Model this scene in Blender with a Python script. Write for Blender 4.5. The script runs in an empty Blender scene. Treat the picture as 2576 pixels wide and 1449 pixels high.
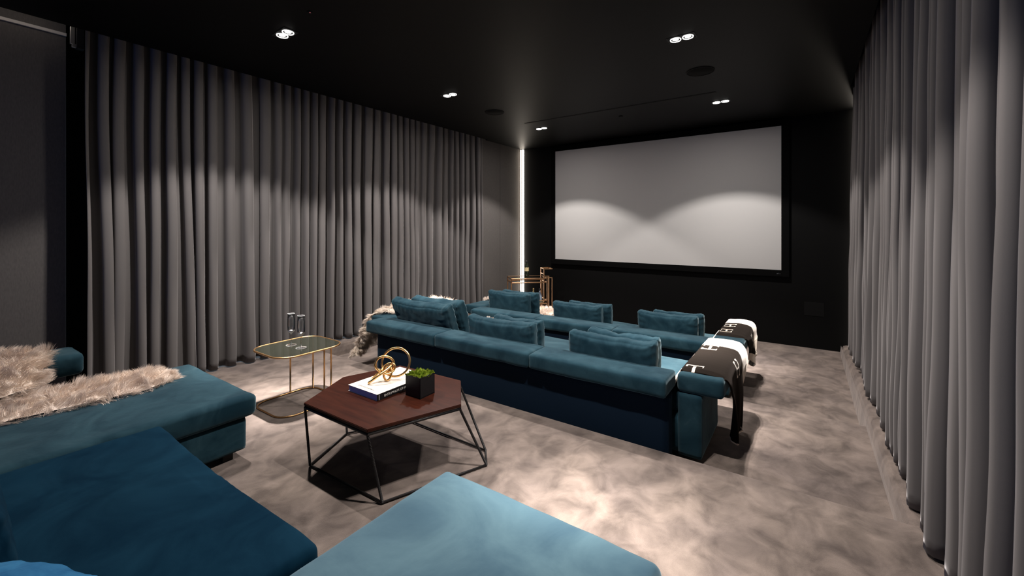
import bpy, bmesh, math, random
from mathutils import Vector, Matrix, noise
R = random.Random(7)
PI = math.pi
SC = bpy.context.scene
COL = SC.collection

# ------------------------------------------------------------ camera
YAW = math.atan(739 / 1068.0)
cam = bpy.data.cameras.new('camera'); co = bpy.data.objects.new('camera', cam); COL.objects.link(co)
co.location = (0, 0, 1.5); co.rotation_euler = (PI / 2, 0, YAW)
cam.sensor_width = 36; cam.lens = 36 * 1068 / 2576.0
cam.shift_y = -(724.5 - 570) / 2576.0; cam.clip_start = .02
SC.camera = co
SC.view_settings.view_transform = 'Standard'; SC.view_settings.look = 'None'
SC.view_settings.gamma = 1; SC.view_settings.use_curve_mapping = False
SC.view_settings.exposure = 0.0
# ------------------------------------------------------------ world: faint blue fill, let in through the opening added at the rear
w = bpy.data.worlds.new('world'); SC.world = w; w.use_nodes = True
w.node_tree.nodes['Background'].inputs[0].default_value = (.10, .28, 1, 1)
w.node_tree.nodes['Background'].inputs[1].default_value = .6
# ------------------------------------------------------------ lamps
KR = 1.0909
LAMP_K = 2350.0
SIGN = -1
LAMP_POS = [(-3.693, 1.898), (-3.696, 3.965), (-3.681, 6.201), (-.900, 1.898), (-.900, 3.932), (-.930, 6.232)]
CEIL = 3.1636
def lamp_profile(lt, k):
    lt.use_nodes = True; nt = lt.node_tree; n = nt.nodes; l = nt.links
    em = n['Emission']; g = n.new('ShaderNodeNewGeometry'); sp = n.new('ShaderNodeSeparateXYZ')
    l.new(g.outputs['Incoming'], sp.inputs[0])
    ab = n.new('ShaderNodeMath'); ab.operation = 'MULTIPLY'; ab.inputs[1].default_value = SIGN; ab.use_clamp = True; l.new(sp.outputs[2], ab.inputs[0])
    ac = n.new('ShaderNodeMath'); ac.operation = 'ARCCOSINE'; l.new(ab.outputs[0], ac.inputs[0])
    dv = n.new('ShaderNodeMath'); dv.operation = 'MULTIPLY'; dv.inputs[1].default_value = 2 / PI; l.new(ac.outputs[0], dv.inputs[0])
    cr = n.new('ShaderNodeValToRGB'); e = cr.color_ramp.elements
    pts = [(0, 1), (6, .92), (10, .54), (14, .27), (18, .165), (24, .148), (35, .132), (44, .113), (49.0, .104), (53.5, .013), (65, .009), (80, .004), (89, 0)]
    e[0].position = 0; e[0].color = (1, 1, 1, 1); e[1].position = 89 / 90; e[1].color = (0, 0, 0, 1)
    for a, v in pts[1:-1]:
        x = e.new(a / 90); x.color = (v, v, v, 1)
    l.new(dv.outputs[0], cr.inputs[0])
    ml = n.new('ShaderNodeMath'); ml.operation = 'MULTIPLY'; ml.inputs[1].default_value = 1
    l.new(cr.outputs[0], ml.inputs[0]); l.new(ml.outputs[0], em.inputs['Strength'])
def point(name, loc, k, rad=.03, col=(1, .93, .885)):
    lt = bpy.data.lights.new(name, 'POINT'); lt.energy = k; lt.shadow_soft_size = rad; lt.color = col
    o = bpy.data.objects.new(name, lt); COL.objects.link(o); o.location = loc
    return lt, o

# ------------------------------------------------------------ helpers
def tag(o, label=None, cat=None, group=None, kind=None):
    if label: o['label'] = label
    if cat: o['category'] = cat
    if group: o['group'] = group
    if kind: o['kind'] = kind
    return o
def thing(name, label, cat, loc=(0, 0, 0), rz=0, group=None):
    o = bpy.data.objects.new(name, None); COL.objects.link(o); o.location = loc; o.rotation_euler = (0, 0, rz)
    o.empty_display_size = .05
    return tag(o, label, cat, group)
def link_bm(name, bm, mat, parent=None, smooth=True, mats=None):
    me = bpy.data.meshes.new(name); bm.to_mesh(me); bm.free()
    for m in (mats or [mat]): me.materials.append(m)
    for p in me.polygons: p.use_smooth = smooth
    o = bpy.data.objects.new(name, me); COL.objects.link(o)
    if parent: o.parent = parent
    return o
def link_pd(name, vs, fs, mat, parent=None, smooth=True, mats=None, mi=None):
    me = bpy.data.meshes.new(name); me.from_pydata(vs, [], fs); me.update()
    for m in (mats or [mat]): me.materials.append(m)
    me.polygons.foreach_set('use_smooth', [smooth] * len(me.polygons))
    if mi: me.polygons.foreach_set('material_index', mi)
    o = bpy.data.objects.new(name, me); COL.objects.link(o)
    if parent: o.parent = parent
    return o
def add_box(bm, x0, x1, y0, y1, z0, z1, bev=0, seg=2, M=None):
    r = bmesh.ops.create_cube(bm, size=1)
    vs = r['verts']
    for v in vs:
        v.co = Vector(((x0 + x1) / 2 + v.co.x * (x1 - x0), (y0 + y1) / 2 + v.co.y * (y1 - y0), (z0 + z1) / 2 + v.co.z * (z1 - z0)))
    if bev:
        es = list({e for v in vs for e in v.link_edges})
        g = bmesh.ops.bevel(bm, geom=es, offset=bev, segments=seg, affect='EDGES', profile=.5)
        vs = list({v for f in g['faces'] for v in f.verts} | {v for v in vs if v.is_valid})
    if M:
        for v in vs: v.co = M @ v.co
    return vs
def box(name, x0, x1, y0, y1, z0, z1, mat, parent=None, bev=0, seg=2):
    bm = bmesh.new(); add_box(bm, x0, x1, y0, y1, z0, z1, bev, seg)
    return link_bm(name, bm, mat, parent, smooth=False)
def add_tube(bm, pts, r, n=8, closed=False, caps=True):
    pts = [Vector(p) for p in pts]; N = len(pts); rings = []
    up = None
    for i, p in enumerate(pts):
        if closed: d = pts[(i + 1) % N] - pts[i - 1]
        else: d = pts[min(i + 1, N - 1)] - pts[max(i - 1, 0)]
        d.normalize()
        if up is None:
            up = Vector((0, 0, 1)) if abs(d.z) < .9 else Vector((1, 0, 0))
        a = d.cross(up)
        if a.length < 1e-5: a = d.orthogonal()
        a.normalize(); b = a.cross(d).normalized(); up = b
        rr = r[i] if isinstance(r, (list, tuple)) else r
        rings.append([bm.verts.new(p + rr * (a * math.cos(2 * PI * k / n) + b * math.sin(2 * PI * k / n))) for k in range(n)])
    for i in range(N if closed else N - 1):
        A, B = rings[i], rings[(i + 1) % N]
        if closed and i == N - 1:   # minimise the twist at the seam
            off = min(range(n), key=lambda s: (A[0].co - B[s].co).length); B = B[off:] + B[:off]
        for k in range(n):
            bm.faces.new((A[k], A[(k + 1) % n], B[(k + 1) % n], B[k]))
    if not closed and caps:
        bm.faces.new(rings[0]); bm.faces.new(rings[-1][::-1])
def add_lathe(bm, prof, cx=0, cy=0, z0=0, n=28):
    rings = []
    for r, z in prof:
        if r < 1e-6: rings.append([bm.verts.new((cx, cy, z0 + z))])
        else: rings.append([bm.verts.new((cx + r * math.cos(2 * PI * k / n), cy + r * math.sin(2 * PI * k / n), z0 + z)) for k in range(n)])
    for A, B in zip(rings, rings[1:]):
        for k in range(n):
            k2 = (k + 1) % n
            if len(A) == 1 and len(B) == 1: continue
            if len(A) == 1: bm.faces.new((A[0], B[k2], B[k]))
            elif len(B) == 1: bm.faces.new((A[k], A[k2], B[0]))
            else: bm.faces.new((A[k], A[k2], B[k2], B[k]))
def nz(x, y, z, s=1.0, seed=0):
    return noise.noise(Vector((x * s + seed * 7.3, y * s + seed * 3.1, z * s + seed * 1.7)))
def soft_box(hx, hy, hz, r, step=.04, puff=(0, 0, 0), wr=.0, ws=6.0, seed=0, post=None):
    """cushion-like rounded box centred at the origin: rounded edges, puffed faces, gentle wrinkles"""
    nx, ny, nzz = [max(4, int(2 * h / step)) for h in (hx, hy, hz)]
    bm = bmesh.new()
    def ax(n):
        return [math.copysign(abs(t) ** .75, t) for t in [-1 + 2 * i / n for i in range(n + 1)]]
    AX = [ax(nx), ax(ny), ax(nzz)]; H = (hx, hy, hz)
    for axis in range(3):
        u, v = (axis + 1) % 3, (axis + 2) % 3
        for sgn in (-1, 1):
            g = []
            for a in AX[u]:
                row = []
                for b in AX[v]:
                    c = [0, 0, 0]; c[axis] = sgn; c[u] = a; c[v] = b
                    row.append(bm.verts.new(c))
                g.append(row)
            for i in range(len(g) - 1):
                for j in range(len(g[0]) - 1):
                    q = (g[i][j], g[i + 1][j], g[i + 1][j + 1], g[i][j + 1])
                    bm.faces.new(q if sgn > 0 else q[::-1])
    bmesh.ops.remove_doubles(bm, verts=bm.verts, dist=1e-4)
    for vt in bm.verts:
        c = vt.co.copy()
        p = Vector((c.x * hx, c.y * hy, c.z * hz))
        inner = Vector([max(-(H[i] - r), min(H[i] - r, p[i])) for i in range(3)])
        d = p - inner
        nrm = d.normalized() if d.length > 1e-6 else Vector((0, 0, 1))
        if d.length > 1e-6: p = inner + nrm * r
        q = p.copy()
        for i in range(3):
            j, k = (i + 1) % 3, (i + 2) % 3
            f = max(0, 1 - c[j] ** 2) ** .5 * max(0, 1 - c[k] ** 2) ** .5
            q[i] += puff[i] * f * c[i]
        if wr:
            a = nz(p.x, p.y, p.z, ws, seed) + .5 * nz(p.x, p.y, p.z, ws * 2.3, seed + 5)
            q += nrm * wr * a
        if post: q = post(q, c)
        vt.co = q
    return bm
def place(o, loc, rot=(0, 0, 0)):
    o.location = loc; o.rotation_euler = rot; return o
def bake(bm, M):
    for v in bm.verts: v.co = M @ v.co
    return bm
def TR(loc, rot=(0, 0, 0)):
    from mathutils import Euler
    return Matrix.Translation(Vector(loc)) @ Euler(rot).to_matrix().to_4x4()

# ------------------------------------------------------------ materials
def mat(name, col, rough=.5, metal=0, spec=.5, **kw):
    m = bpy.data.materials.new(name); m.use_nodes = True; b = m.node_tree.nodes['Principled BSDF']
    b.inputs['Base Color'].default_value = (*col, 1); b.inputs['Roughness'].default_value = rough
    b.inputs['Metallic'].default_value = metal; b.inputs['Specular IOR Level'].default_value = spec
    for k, v in kw.items(): b.inputs[k.replace('_', ' ')].default_value = v
    return m
def nodes(m): return m.node_tree.nodes, m.node_tree.links, m.node_tree.nodes['Principled BSDF']
def mottled(m, cols, scale, detail=4, pos=(.35, .65), dist=0, rough=.6, stretch=(1, 1, 1)):
    n, l, b = nodes(m)
    tc = n.new('ShaderNodeTexCoord'); mp = n.new('ShaderNodeMapping'); mp.inputs['Scale'].default_value = stretch
    t = n.new('ShaderNodeTexNoise'); t.inputs['Scale'].default_value = scale; t.inputs['Detail'].default_value = detail
    t.inputs['Roughness'].default_value = rough; t.inputs['Distortion'].default_value = dist
    l.new(tc.outputs['Object'], mp.inputs[0]); l.new(mp.outputs[0], t.inputs['Vector'])
    r = n.new('ShaderNodeValToRGB'); e = r.color_ramp.elements
    e[0].position, e[1].position = pos; e[0].color = (*cols[0], 1); e[1].color = (*cols[1], 1)
    l.new(t.outputs['Fac'], r.inputs[0]); l.new(r.outputs[0], b.inputs['Base Color'])
    return tc, t, r
def bump(m, scale, strength, dist=.002, detail=2, kind='noise', stretch=None):
    n, l, b = nodes(m)
    tc = n.new('ShaderNodeTexCoord')
    t = n.new('ShaderNodeTexNoise'); t.inputs['Scale'].default_value = scale; t.inputs['Detail'].default_value = detail
    src = tc.outputs['Object']
    if stretch:
        mp = n.new('ShaderNodeMapping'); mp.inputs['Scale'].default_value = stretch; l.new(src, mp.inputs[0]); src = mp.outputs[0]
    l.new(src, t.inputs['Vector'])
    bp = n.new('ShaderNodeBump'); bp.inputs['Strength'].default_value = strength; bp.inputs['Distance'].default_value = dist
    old = b.inputs['Normal'].links
    if old: l.new(old[0].from_socket, bp.inputs['Normal'])
    l.new(t.outputs['Fac'], bp.inputs['Height']); l.new(bp.outputs[0], b.inputs['Normal'])

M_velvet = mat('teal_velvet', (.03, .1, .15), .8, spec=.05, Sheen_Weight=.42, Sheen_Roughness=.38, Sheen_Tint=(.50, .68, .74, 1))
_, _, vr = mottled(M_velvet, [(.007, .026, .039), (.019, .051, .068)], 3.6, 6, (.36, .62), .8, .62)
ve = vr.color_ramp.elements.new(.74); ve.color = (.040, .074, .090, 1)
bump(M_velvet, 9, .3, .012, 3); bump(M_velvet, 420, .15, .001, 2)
M_velvet_lit = mat('lit_tone_velvet', (.03, .1, .15), .75, spec=.15, Sheen_Weight=.6, Sheen_Roughness=.5, Sheen_Tint=(.55, .72, .78, 1))  # same teal velvet, strong lamp light put into a paler colour
mottled(M_velvet_lit, [(.029, .076, .113), (.074, .145, .180)], 2.6, 6, (.32, .66), .8, .62)
bump(M_velvet_lit, 9, .25, .01, 3); bump(M_velvet_lit, 420, .15, .001, 2)
M_velvet_dim = mat('dim_tone_velvet', (.03, .1, .15), .85, spec=.03, Sheen_Weight=.05, Sheen_Roughness=.4, Sheen_Tint=(.35, .6, .75, 1))  # same teal velvet, dim light put into a darker colour
mottled(M_velvet_dim, [(.0012, .014, .030), (.004, .025, .047)], 3.2, 6, (.36, .64), .8, .62)
bump(M_velvet_dim, 9, .25, .01, 3); bump(M_velvet_dim, 420, .15, .001, 2)
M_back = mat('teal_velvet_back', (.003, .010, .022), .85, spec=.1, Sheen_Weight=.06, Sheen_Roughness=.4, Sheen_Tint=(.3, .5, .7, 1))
M_curtain = mat('curtain_velvet', (.125, .117, .115), .85, spec=.15, Sheen_Weight=.45, Sheen_Roughness=.35, Sheen_Tint=(.75, .72, .72, 1))
bump(M_curtain, 500, .12, .001, 2)
M_carpet = mat('carpet', (.3, .25, .22), .95, spec=.05, Sheen_Weight=.25, Sheen_Roughness=.5, Sheen_Tint=(1, .9, .85, 1))
tc, t1, r1 = mottled(M_carpet, [(.122, .097, .085), (.298, .240, .208)], 5.2, 5, (.33, .66), .5, .58, (1.15, .95, 1))
n, l, b = nodes(M_carpet)
t2 = n.new('ShaderNodeTexNoise'); t2.inputs['Scale'].default_value = 1.6; t2.inputs['Detail'].default_value = 5; t2.inputs['Distortion'].default_value = 1.0
l.new(tc.outputs['Object'], t2.inputs['Vector'])
rr = n.new('ShaderNodeValToRGB'); rr.color_ramp.elements[0].position = .3; rr.color_ramp.elements[1].position = .7
rr.color_ramp.elements[0].color = (.72, .72, .74, 1); rr.color_ramp.elements[1].color = (1.15, 1.15, 1.12, 1)
l.new(t2.outputs['Fac'], rr.inputs[0])
t3 = n.new('ShaderNodeTexNoise'); t3.inputs['Scale'].default_value = 330; t3.inputs['Detail'].default_value = 2
l.new(tc.outputs['Object'], t3.inputs['Vector'])
r3 = n.new('ShaderNodeMapRange'); r3.inputs['From Min'].default_value = .25; r3.inputs['From Max'].default_value = .75; r3.inputs['To Min'].default_value = .8; r3.inputs['To Max'].default_value = .6
l.new(t3.outputs['Fac'], r3.inputs[0])
mx = n.new('ShaderNodeMixRGB'); mx.blend_type = 'MULTIPLY'; mx.inputs[0].default_value = 1
l.new(r1.outputs[0], mx.inputs[1]); l.new(rr.outputs[0], mx.inputs[2])
m2 = n.new('ShaderNodeMixRGB'); m2.blend_type = 'MULTIPLY'; m2.inputs[0].default_value = 1
l.new(mx.outputs[0], m2.inputs[1]); l.new(r3.outputs[0], m2.inputs[2]); l.new(m2.outputs[0], b.inputs['Base Color'])
bump(M_carpet, 260, .5, .004, 2); bump(M_carpet, 12, .3, .01, 3)
M_ceil = mat('ceiling_black', (.003, .003, .003), .50, spec=.10); bump(M_ceil, 60, .05, .002, 2)
M_slot = mat('slot_black', (.004, .004, .004), .8, spec=.2)
M_wallf = mat('front_wall_black', (.0025, .0025, .0025), .7, spec=.1)
M_panel = mat('panel_fabric', (.1, .09, .085), .9, spec=.1)
mottled(M_panel, [(.090, .083, .080), (.112, .104, .098)], 120, 3, (.3, .7), 0, .6, (1, 1, .25)); bump(M_panel, 300, .2, .001)
M_screen = mat('screen_white', (.46, .455, .445), .9, spec=.05)
M_frame = mat('screen_frame_black', (.003, .003, .003), .95, spec=.05)
M_gold = mat('brushed_gold', (.80, .50, .20), .28, 1); bump(M_gold, 60, .15, .002, 2)
M_brass = mat('satin_brass', (.62, .36, .16), .3, 1)
M_copper = mat('rose_gold', (.60, .36, .20), .28, 1)
M_iron = mat('black_rebar', (.012, .011, .011), .5, .3)
M_walnut = mat('dark_wood', (.06, .02, .009), .38, spec=.12)
mottled(M_walnut, [(.022, .0048, .0022), (.044, .010, .0045)], 5, 8, (.3, .7), .3, .6, (1, 6, 1)); bump(M_walnut, 40, .08, .001)
def glass(name, col, rough=0, ior=1.45):
    m = bpy.data.materials.new(name); m.use_nodes = True; b = m.node_tree.nodes['Principled BSDF']
    b.inputs['Base Color'].default_value = (*col, 1); b.inputs['Roughness'].default_value = rough
    b.inputs['Transmission Weight'].default_value = 1; b.inputs['IOR'].default_value = ior
    return m
M_glass = bpy.data.materials.new('clear_glass'); M_glass.use_nodes = True
gn, gl = M_glass.node_tree.nodes, M_glass.node_tree.links; gn.clear()
g1 = gn.new('ShaderNodeBsdfTransparent'); g1.inputs[0].default_value = (.93, .93, .93, 1)
g2 = gn.new('ShaderNodeBsdfGlossy'); g2.inputs[0].default_value = (1, 1, 1, 1); g2.inputs[1].default_value = .15
g3 = gn.new('ShaderNodeLayerWeight'); g3.inputs[0].default_value = .35
g4 = gn.new('ShaderNodeMixShader'); g5 = gn.new('ShaderNodeOutputMaterial')
g6 = gn.new('ShaderNodeBsdfTranslucent'); g6.inputs[0].default_value = (.8, .8, .8, 1)
g7 = gn.new('ShaderNodeMixShader'); pw = gn.new('ShaderNodeMath'); pw.operation = 'POWER'; pw.inputs[1].default_value = 5; ml_ = gn.new('ShaderNodeMath'); ml_.operation = 'MULTIPLY_ADD'; ml_.inputs[1].default_value = .55; ml_.inputs[2].default_value = .012
gl.new(g3.outputs['Facing'], pw.inputs[0]); gl.new(pw.outputs[0], ml_.inputs[0]); gl.new(ml_.outputs[0], g7.inputs[0])
gl.new(g1.outputs[0], g7.inputs[1]); gl.new(g6.outputs[0], g7.inputs[2])
gl.new(g3.outputs['Fresnel'], g4.inputs[0]); gl.new(g7.outputs[0], g4.inputs[1]); gl.new(g2.outputs[0], g4.inputs[2]); gl.new(g4.outputs[0], g5.inputs[0])
M_litglass = mat('glass_glint', (.95, .95, .95), .15, spec=1.0)  # white colour stands in for light gathered in the flute glass
M_smoke = mat('smoked_glass', (.014, .015, .011), .04, spec=.35)
M_smoke.node_tree.nodes['Principled BSDF'].inputs['Alpha'].default_value = .82
M_black = mat('matte_black', (.008, .008, .009), .5, spec=.4)
M_rub = mat('black_feet', (.006, .006, .006), .6)
M_cover = mat('book_cover', (.72, .66, .58), .5)
mottled(M_cover, [(.80, .74, .66), (.70, .65, .58)], 26, 6, (.45, .75), 2.5, .7, (1, 3, 1))
M_pages = mat('blue_lit_page_edges', (.46, .60, 1.0), .7); #bump(M_pages, 200, .3, .001, 2, stretch=(.02, .02, 6))
M_spine = mat('book_spine', (.008, .008, .009), .45)
M_ink = mat('pale_ink', (.75, .72, .66), .6)
M_inkd = mat('grey_ink', (.25, .23, .21), .7)
M_cream = mat('cream_wool', (.74, .64, .53), .95, spec=.05, Sheen_Weight=.4); bump(M_cream, 350, .4, .002)
M_brown = mat('brown_wool', (.013, .010, .008), .95, spec=.04, Sheen_Weight=.06, Sheen_Tint=(.6, .5, .45, 1)); bump(M_brown, 350, .4, .002)
M_mosss = mat('moss', (.12, .20, .012), .9, spec=.1)
mottled(M_mosss, [(.10, .17, .008), (.22, .27, .025)], 30, 3)
M_fur = mat('long_fur', (.52, .42, .34), .6, spec=.3)
mottled(M_fur, [(.86, .74, .64), (.62, .52, .46)], 7, 4, (.4, .7), .5)
M_fur_g = mat('grey_fur', (.4, .36, .34), .6, spec=.3)
mottled(M_fur_g, [(.85, .74, .62), (.60, .51, .44)], 7, 4, (.4, .7), .5)
def emis(name, col, k):
    m = bpy.data.materials.new(name); m.use_nodes = True; n = m.node_tree.nodes; n.clear()
    e = n.new('ShaderNodeEmission'); e.inputs[0].default_value = (*col, 1); e.inputs[1].default_value = k
    o = n.new('ShaderNodeOutputMaterial'); m.node_tree.links.new(e.outputs[0], o.inputs[0]); return m
M_bulb = emis('lamp_glow', (1, .96, .9), 14)
M_ring = emis('lamp_reflector_glow', (1, .97, .92), 3.5)
M_led = emis('led_strip', (1, .88, .74), 10)
M_led2 = emis('slot_led', (1, .88, .75), 6)
M_day = emis('daylight_pane', (.55, .78, 1), 1.2)
M_chrome = mat('grey_metal', (.55, .54, .52), .35, .9)

M_cream2 = mat('pale_profile', (.5, .47, .44), .6)
# ------------------------------------------------------------ structure
ZM, ZL = -.15, -.30       # middle and lower carpet levels
def struct(o): return tag(o, kind='structure')
XL, XR, YF = -5.073, .68, 7.69
# carpet: three stepped levels plus the low ledges under both curtains, one continuous mesh
def prism(bm, prof_yz, x0, x1):
    a = [bm.verts.new((x0, y, z)) for y, z in prof_yz]; b = [bm.verts.new((x1, y, z)) for y, z in prof_yz]
    for i in range(len(a) - 1): bm.faces.new((a[i], b[i], b[i + 1], a[i + 1]))
bm = bmesh.new()
def nosing(y, z0, z1):
    return [(y - .03, z0), (y - .012, z0 - .004), (y, z0 - .018), (y, z1)]
prof = [(-3.2, 0)] + nosing(2.915, 0, ZM) + nosing(4.566, ZM, ZL) + [(YF + .05, ZL)]
prism(bm, prof, -5.6, 1.2)
# ledges with a sloping rounded carpeted edge
def ledge(bm, xt, xf, xo, y0, y1):
    s = 1 if xo > xt else -1
    pr = [(xf, ZL - .02), (xf, ZL), (xf + (xt - xf) * .3, -.10), (xf + (xt - xf) * .6, -.045), (xt, -.014), (xt + s * .03, -.003), (xo, -.001)]
    ys = [y0, (y0 + y1) / 2, y1 - .03, y1]
    rows = []
    ys = [y0, 4.5, 5.6, 6.5, 7.2, y1 - .04, y1]
    for k, y in enumerate(ys):
        dz = -.17 * max(0, (y - 5.2) / 2.4) - (.03 if k == 6 else 0)
        rows.append([bm.verts.new((x, y, z + (dz * (1 if z > -.06 else .5) if z > -.2 else 0))) for x, z in pr])
    for A, B in zip(rows, rows[1:]):
        for i in range(len(pr) - 1): bm.faces.new((A[i], B[i], B[i + 1], A[i + 1]))
    bm.faces.new(rows[-1])
ledge(bm, .435, .400, 1.1, 2.9, 7.62)
ledge(bm, -4.93, -4.90, -5.6, 2.9, 7.6)
bmesh.ops.recalc_face_normals(bm, faces=bm.faces)
fl = link_bm('floor', bm, M_carpet, smooth=False); struct(fl)
# ceiling
bm = bmesh.new()
add_box(bm, -5.02, .44, -3.2, 6.44, CEIL, CEIL + .04)
add_box(bm, -5.46, .84, 6.44, YF + .1, CEIL, CEIL + .04)
struct(link_bm('ceiling', bm, M_ceil, smooth=False))
bm = bmesh.new()
add_box(bm, -5.5, -5.02, -3.2, 6.44, CEIL + .26, CEIL + .3); add_box(bm, -5.02, -5.0, -3.2, 6.44, CEIL + .04, CEIL + .3)
add_box(bm, .42, 1.0, -3.2, 6.44, CEIL + .26, CEIL + .3); add_box(bm, .42, .44, -3.2, 6.44, CEIL + .04, CEIL + .3)
add_box(bm, -5.5, -5.0, 6.44, 6.48, CEIL + .03, CEIL + .3); add_box(bm, .42, 1.0, 6.44, 6.48, CEIL + .03, CEIL + .3); add_box(bm, -5.5, -5.0, -3.24, -3.2, CEIL, CEIL + .3); add_box(bm, .42, 1.0, -3.24, -3.2, CEIL, CEIL + .3)
struct(link_bm('trim_1', bm, M_slot, smooth=False))
# front wall
struct(box('wall_front', -5.6, 1.2, YF, YF + .08, ZL - .1, CEIL + .3, M_wallf))
# left wall: back panel of fabric, dark reveal and window zone behind curtain, flush panels near the front
struct(box('wall_left', -5.52, -5.44, -3.2, YF, -.35, CEIL + .3, M_wallf))
bm = bmesh.new(); add_box(bm, -5.44, -5.29, -3.2, .83, -.02, CEIL + .25, .004); struct(link_bm('wall_left_panel', bm, M_panel, smooth=False))
struct(box('trim_2', -5.30, -5.272, -3.2, .83, CEIL - .012, CEIL + .012, M_cream2))
bm = bmesh.new()
add_box(bm, -5.44, XL, 6.24, 6.905, -.31, CEIL + .02, .004); add_box(bm, -5.44, XL, 6.915, 7.625, -.31, CEIL + .02, .004)
struct(link_bm('wall_left_front_panel', bm, M_panel, smooth=False))
struct(box('wall_right', .80, .88, -3.2, YF, -.2, CEIL + .3, M_wallf))
struct(box('window_1', -5.435, -5.425, 1.2, 6.1, .03, 2.6, M_day))
# rear: unseen wall, its wide opening added to let the blue world fill in
bm = bmesh.new()
add_box(bm, -5.52, -4.2, -3.28, -3.2, -.1, CEIL + .3); add_box(bm, .2, .88, -3.28, -3.2, -.1, CEIL + .3); add_box(bm, -4.2, .2, -3.28, -3.2, 2.5, CEIL + .3)
struct(link_bm('wall_rear', bm, M_wallf, smooth=False))
# ceiling details
o = box('linear_ceiling_slot', -3.724, -.913, 5.727, 5.765, CEIL - .003, CEIL + .01, M_slot); tag(o, 'long thin black linear slot running across the dark ceiling in front of the screen', 'ceiling slot')
M_grille = mat('speaker_grille', (.006, .006, .006), .9, spec=.1)
for x, y, lb in ((-.927, 4.884, 'round black ceiling speaker grille on the right, above the rear sofa'), (-3.719, 4.929, 'round black ceiling speaker grille on the left near the long curtain')):
    t = thing('ceiling_speaker', lb, 'speaker', (x, y, CEIL), group='round ceiling speakers')
    bm = bmesh.new(); add_lathe(bm, [(0, -.006), (.130, -.006), (.132, -.004)], n=48); link_bm('grille', bm, M_grille, t)
    bm = bmesh.new(); add_lathe(bm, [(.132, -.004), (.1335, -.009), (.140, -.008), (.142, 0)], n=48); link_bm('rim', bm, M_slot, t)
t = thing('smoke_detector', 'tiny black disc detector on the ceiling in front of the screen', 'smoke detector', (-2.289, 6.189, CEIL))
bm = bmesh.new(); add_lathe(bm, [(.03, 0), (.032, -.008), (.0, -.010)], n=24); link_bm('housing', bm, M_slot, t)
bm = bmesh.new(); add_lathe(bm, [(.012, -.009), (.010, -.018), (0, -.019)], n=16); link_bm('sensor_dome', bm, M_black, t)
t = thing('ceiling_sensor', 'tiny ceiling sensor with a red light near the upper left downlight', 'sensor', (-3.16, 1.815, CEIL))
bm = bmesh.new(); add_lathe(bm, [(.022, 0), (.022, -.004), (0, -.005)], n=24); link_bm('housing', bm, M_slot, t)
bm = bmesh.new(); add_lathe(bm, [(.0035, -.004), (.003, -.007), (0, -.0075)], n=12); link_bm('indicator_light', bm, emis('red_indicator', (1, .25, .28), .7), t)
names = ['twin-lamp downlight at upper left, above the side table with the flutes', 'small downlight with two round lamps, second in the left row of the ceiling',
         'small downlight with two round lamps nearest the lit corner strip', 'twin-lamp downlight over the pale foreground chaise, above the view',
         'downlight with two round lamps beside the right ceiling speaker', 'downlight with two round lamps above the right half of the screen']
for i, (x, y) in enumerate(LAMP_POS):
    t = thing('downlight', names[i], 'downlight', (x, y, CEIL), rz=-.04, group='recessed twin ceiling downlights')
    bm = bmesh.new()
    # recessed trim frame, lamps sit inside it
    for bx in ((-.118, .118, -.062, -.056), (-.118, .118, .056, .062), (-.118, -.112, -.056, .056), (.112, .118, -.056, .056)):
        add_box(bm, bx[0], bx[1], bx[2], bx[3], -.003, .004)
    link_bm('trim_frame', bm, M_black, t, smooth=False)
    link_bm('recess', (lambda b_: (add_box(b_, -.112, .112, -.056, .056, -.0012, .003), b_)[1])(bmesh.new()), M_slot, t, smooth=False)
    for sx in (-.052, .052):
        bm = bmesh.new(); add_lathe(bm, [(.038, -.004), (.045, -.009), (.047, -.005), (.047, -.001)], n=32)
        rg = link_bm('reflector', bm, M_ring, t); rg.location = (sx, 0, 0)
        bm = bmesh.new(); add_lathe(bm, [(0, -.004), (.020, -.0035), (.026, -.002)], n=24)
        bl = link_bm('bulb', bm, M_bulb, rg)
        lt, lo = point('downlight_lamp', (x + sx, y, CEIL - .05), LAMP_K * (.9 if x > -2 else 1.0) / 2, .028)
        lamp_profile(lt, 1)
# LED strips in the two front corners
def led(x, nm, lb, wl, fin):
    t = thing(nm, lb, 'light strip', (x, YF, 0))
    link_bm('diffuser', (lambda b_: (add_box(b_, -.034 if fin else -.016, .046 if fin else .018, -.050, -.022, ZL + .02, CEIL - .012), b_)[1])(bmesh.new()), M_led, t, smooth=False)
    if fin: link_bm('profile', (lambda b_: (add_box(b_, .006, .014, -.068, -.054, ZL, CEIL - .002), b_)[1])(bmesh.new()), M_black, t, smooth=False)
led(-5.035, 'led_strip', 'bright vertical light strip in the corner left of the screen behind the bar trolley', 0, True)
led(.60, 'led_strip', 'thin vertical light strip glowing behind the right curtain at the screen wall', 0, False)
o = box('slot_light_strip', -5.065, -5.05, -3.0, .80, CEIL + .09, CEIL + .105, M_led2); tag(o, 'hidden light strip in the ceiling slot over the plain left wall panel', 'light strip')

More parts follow.
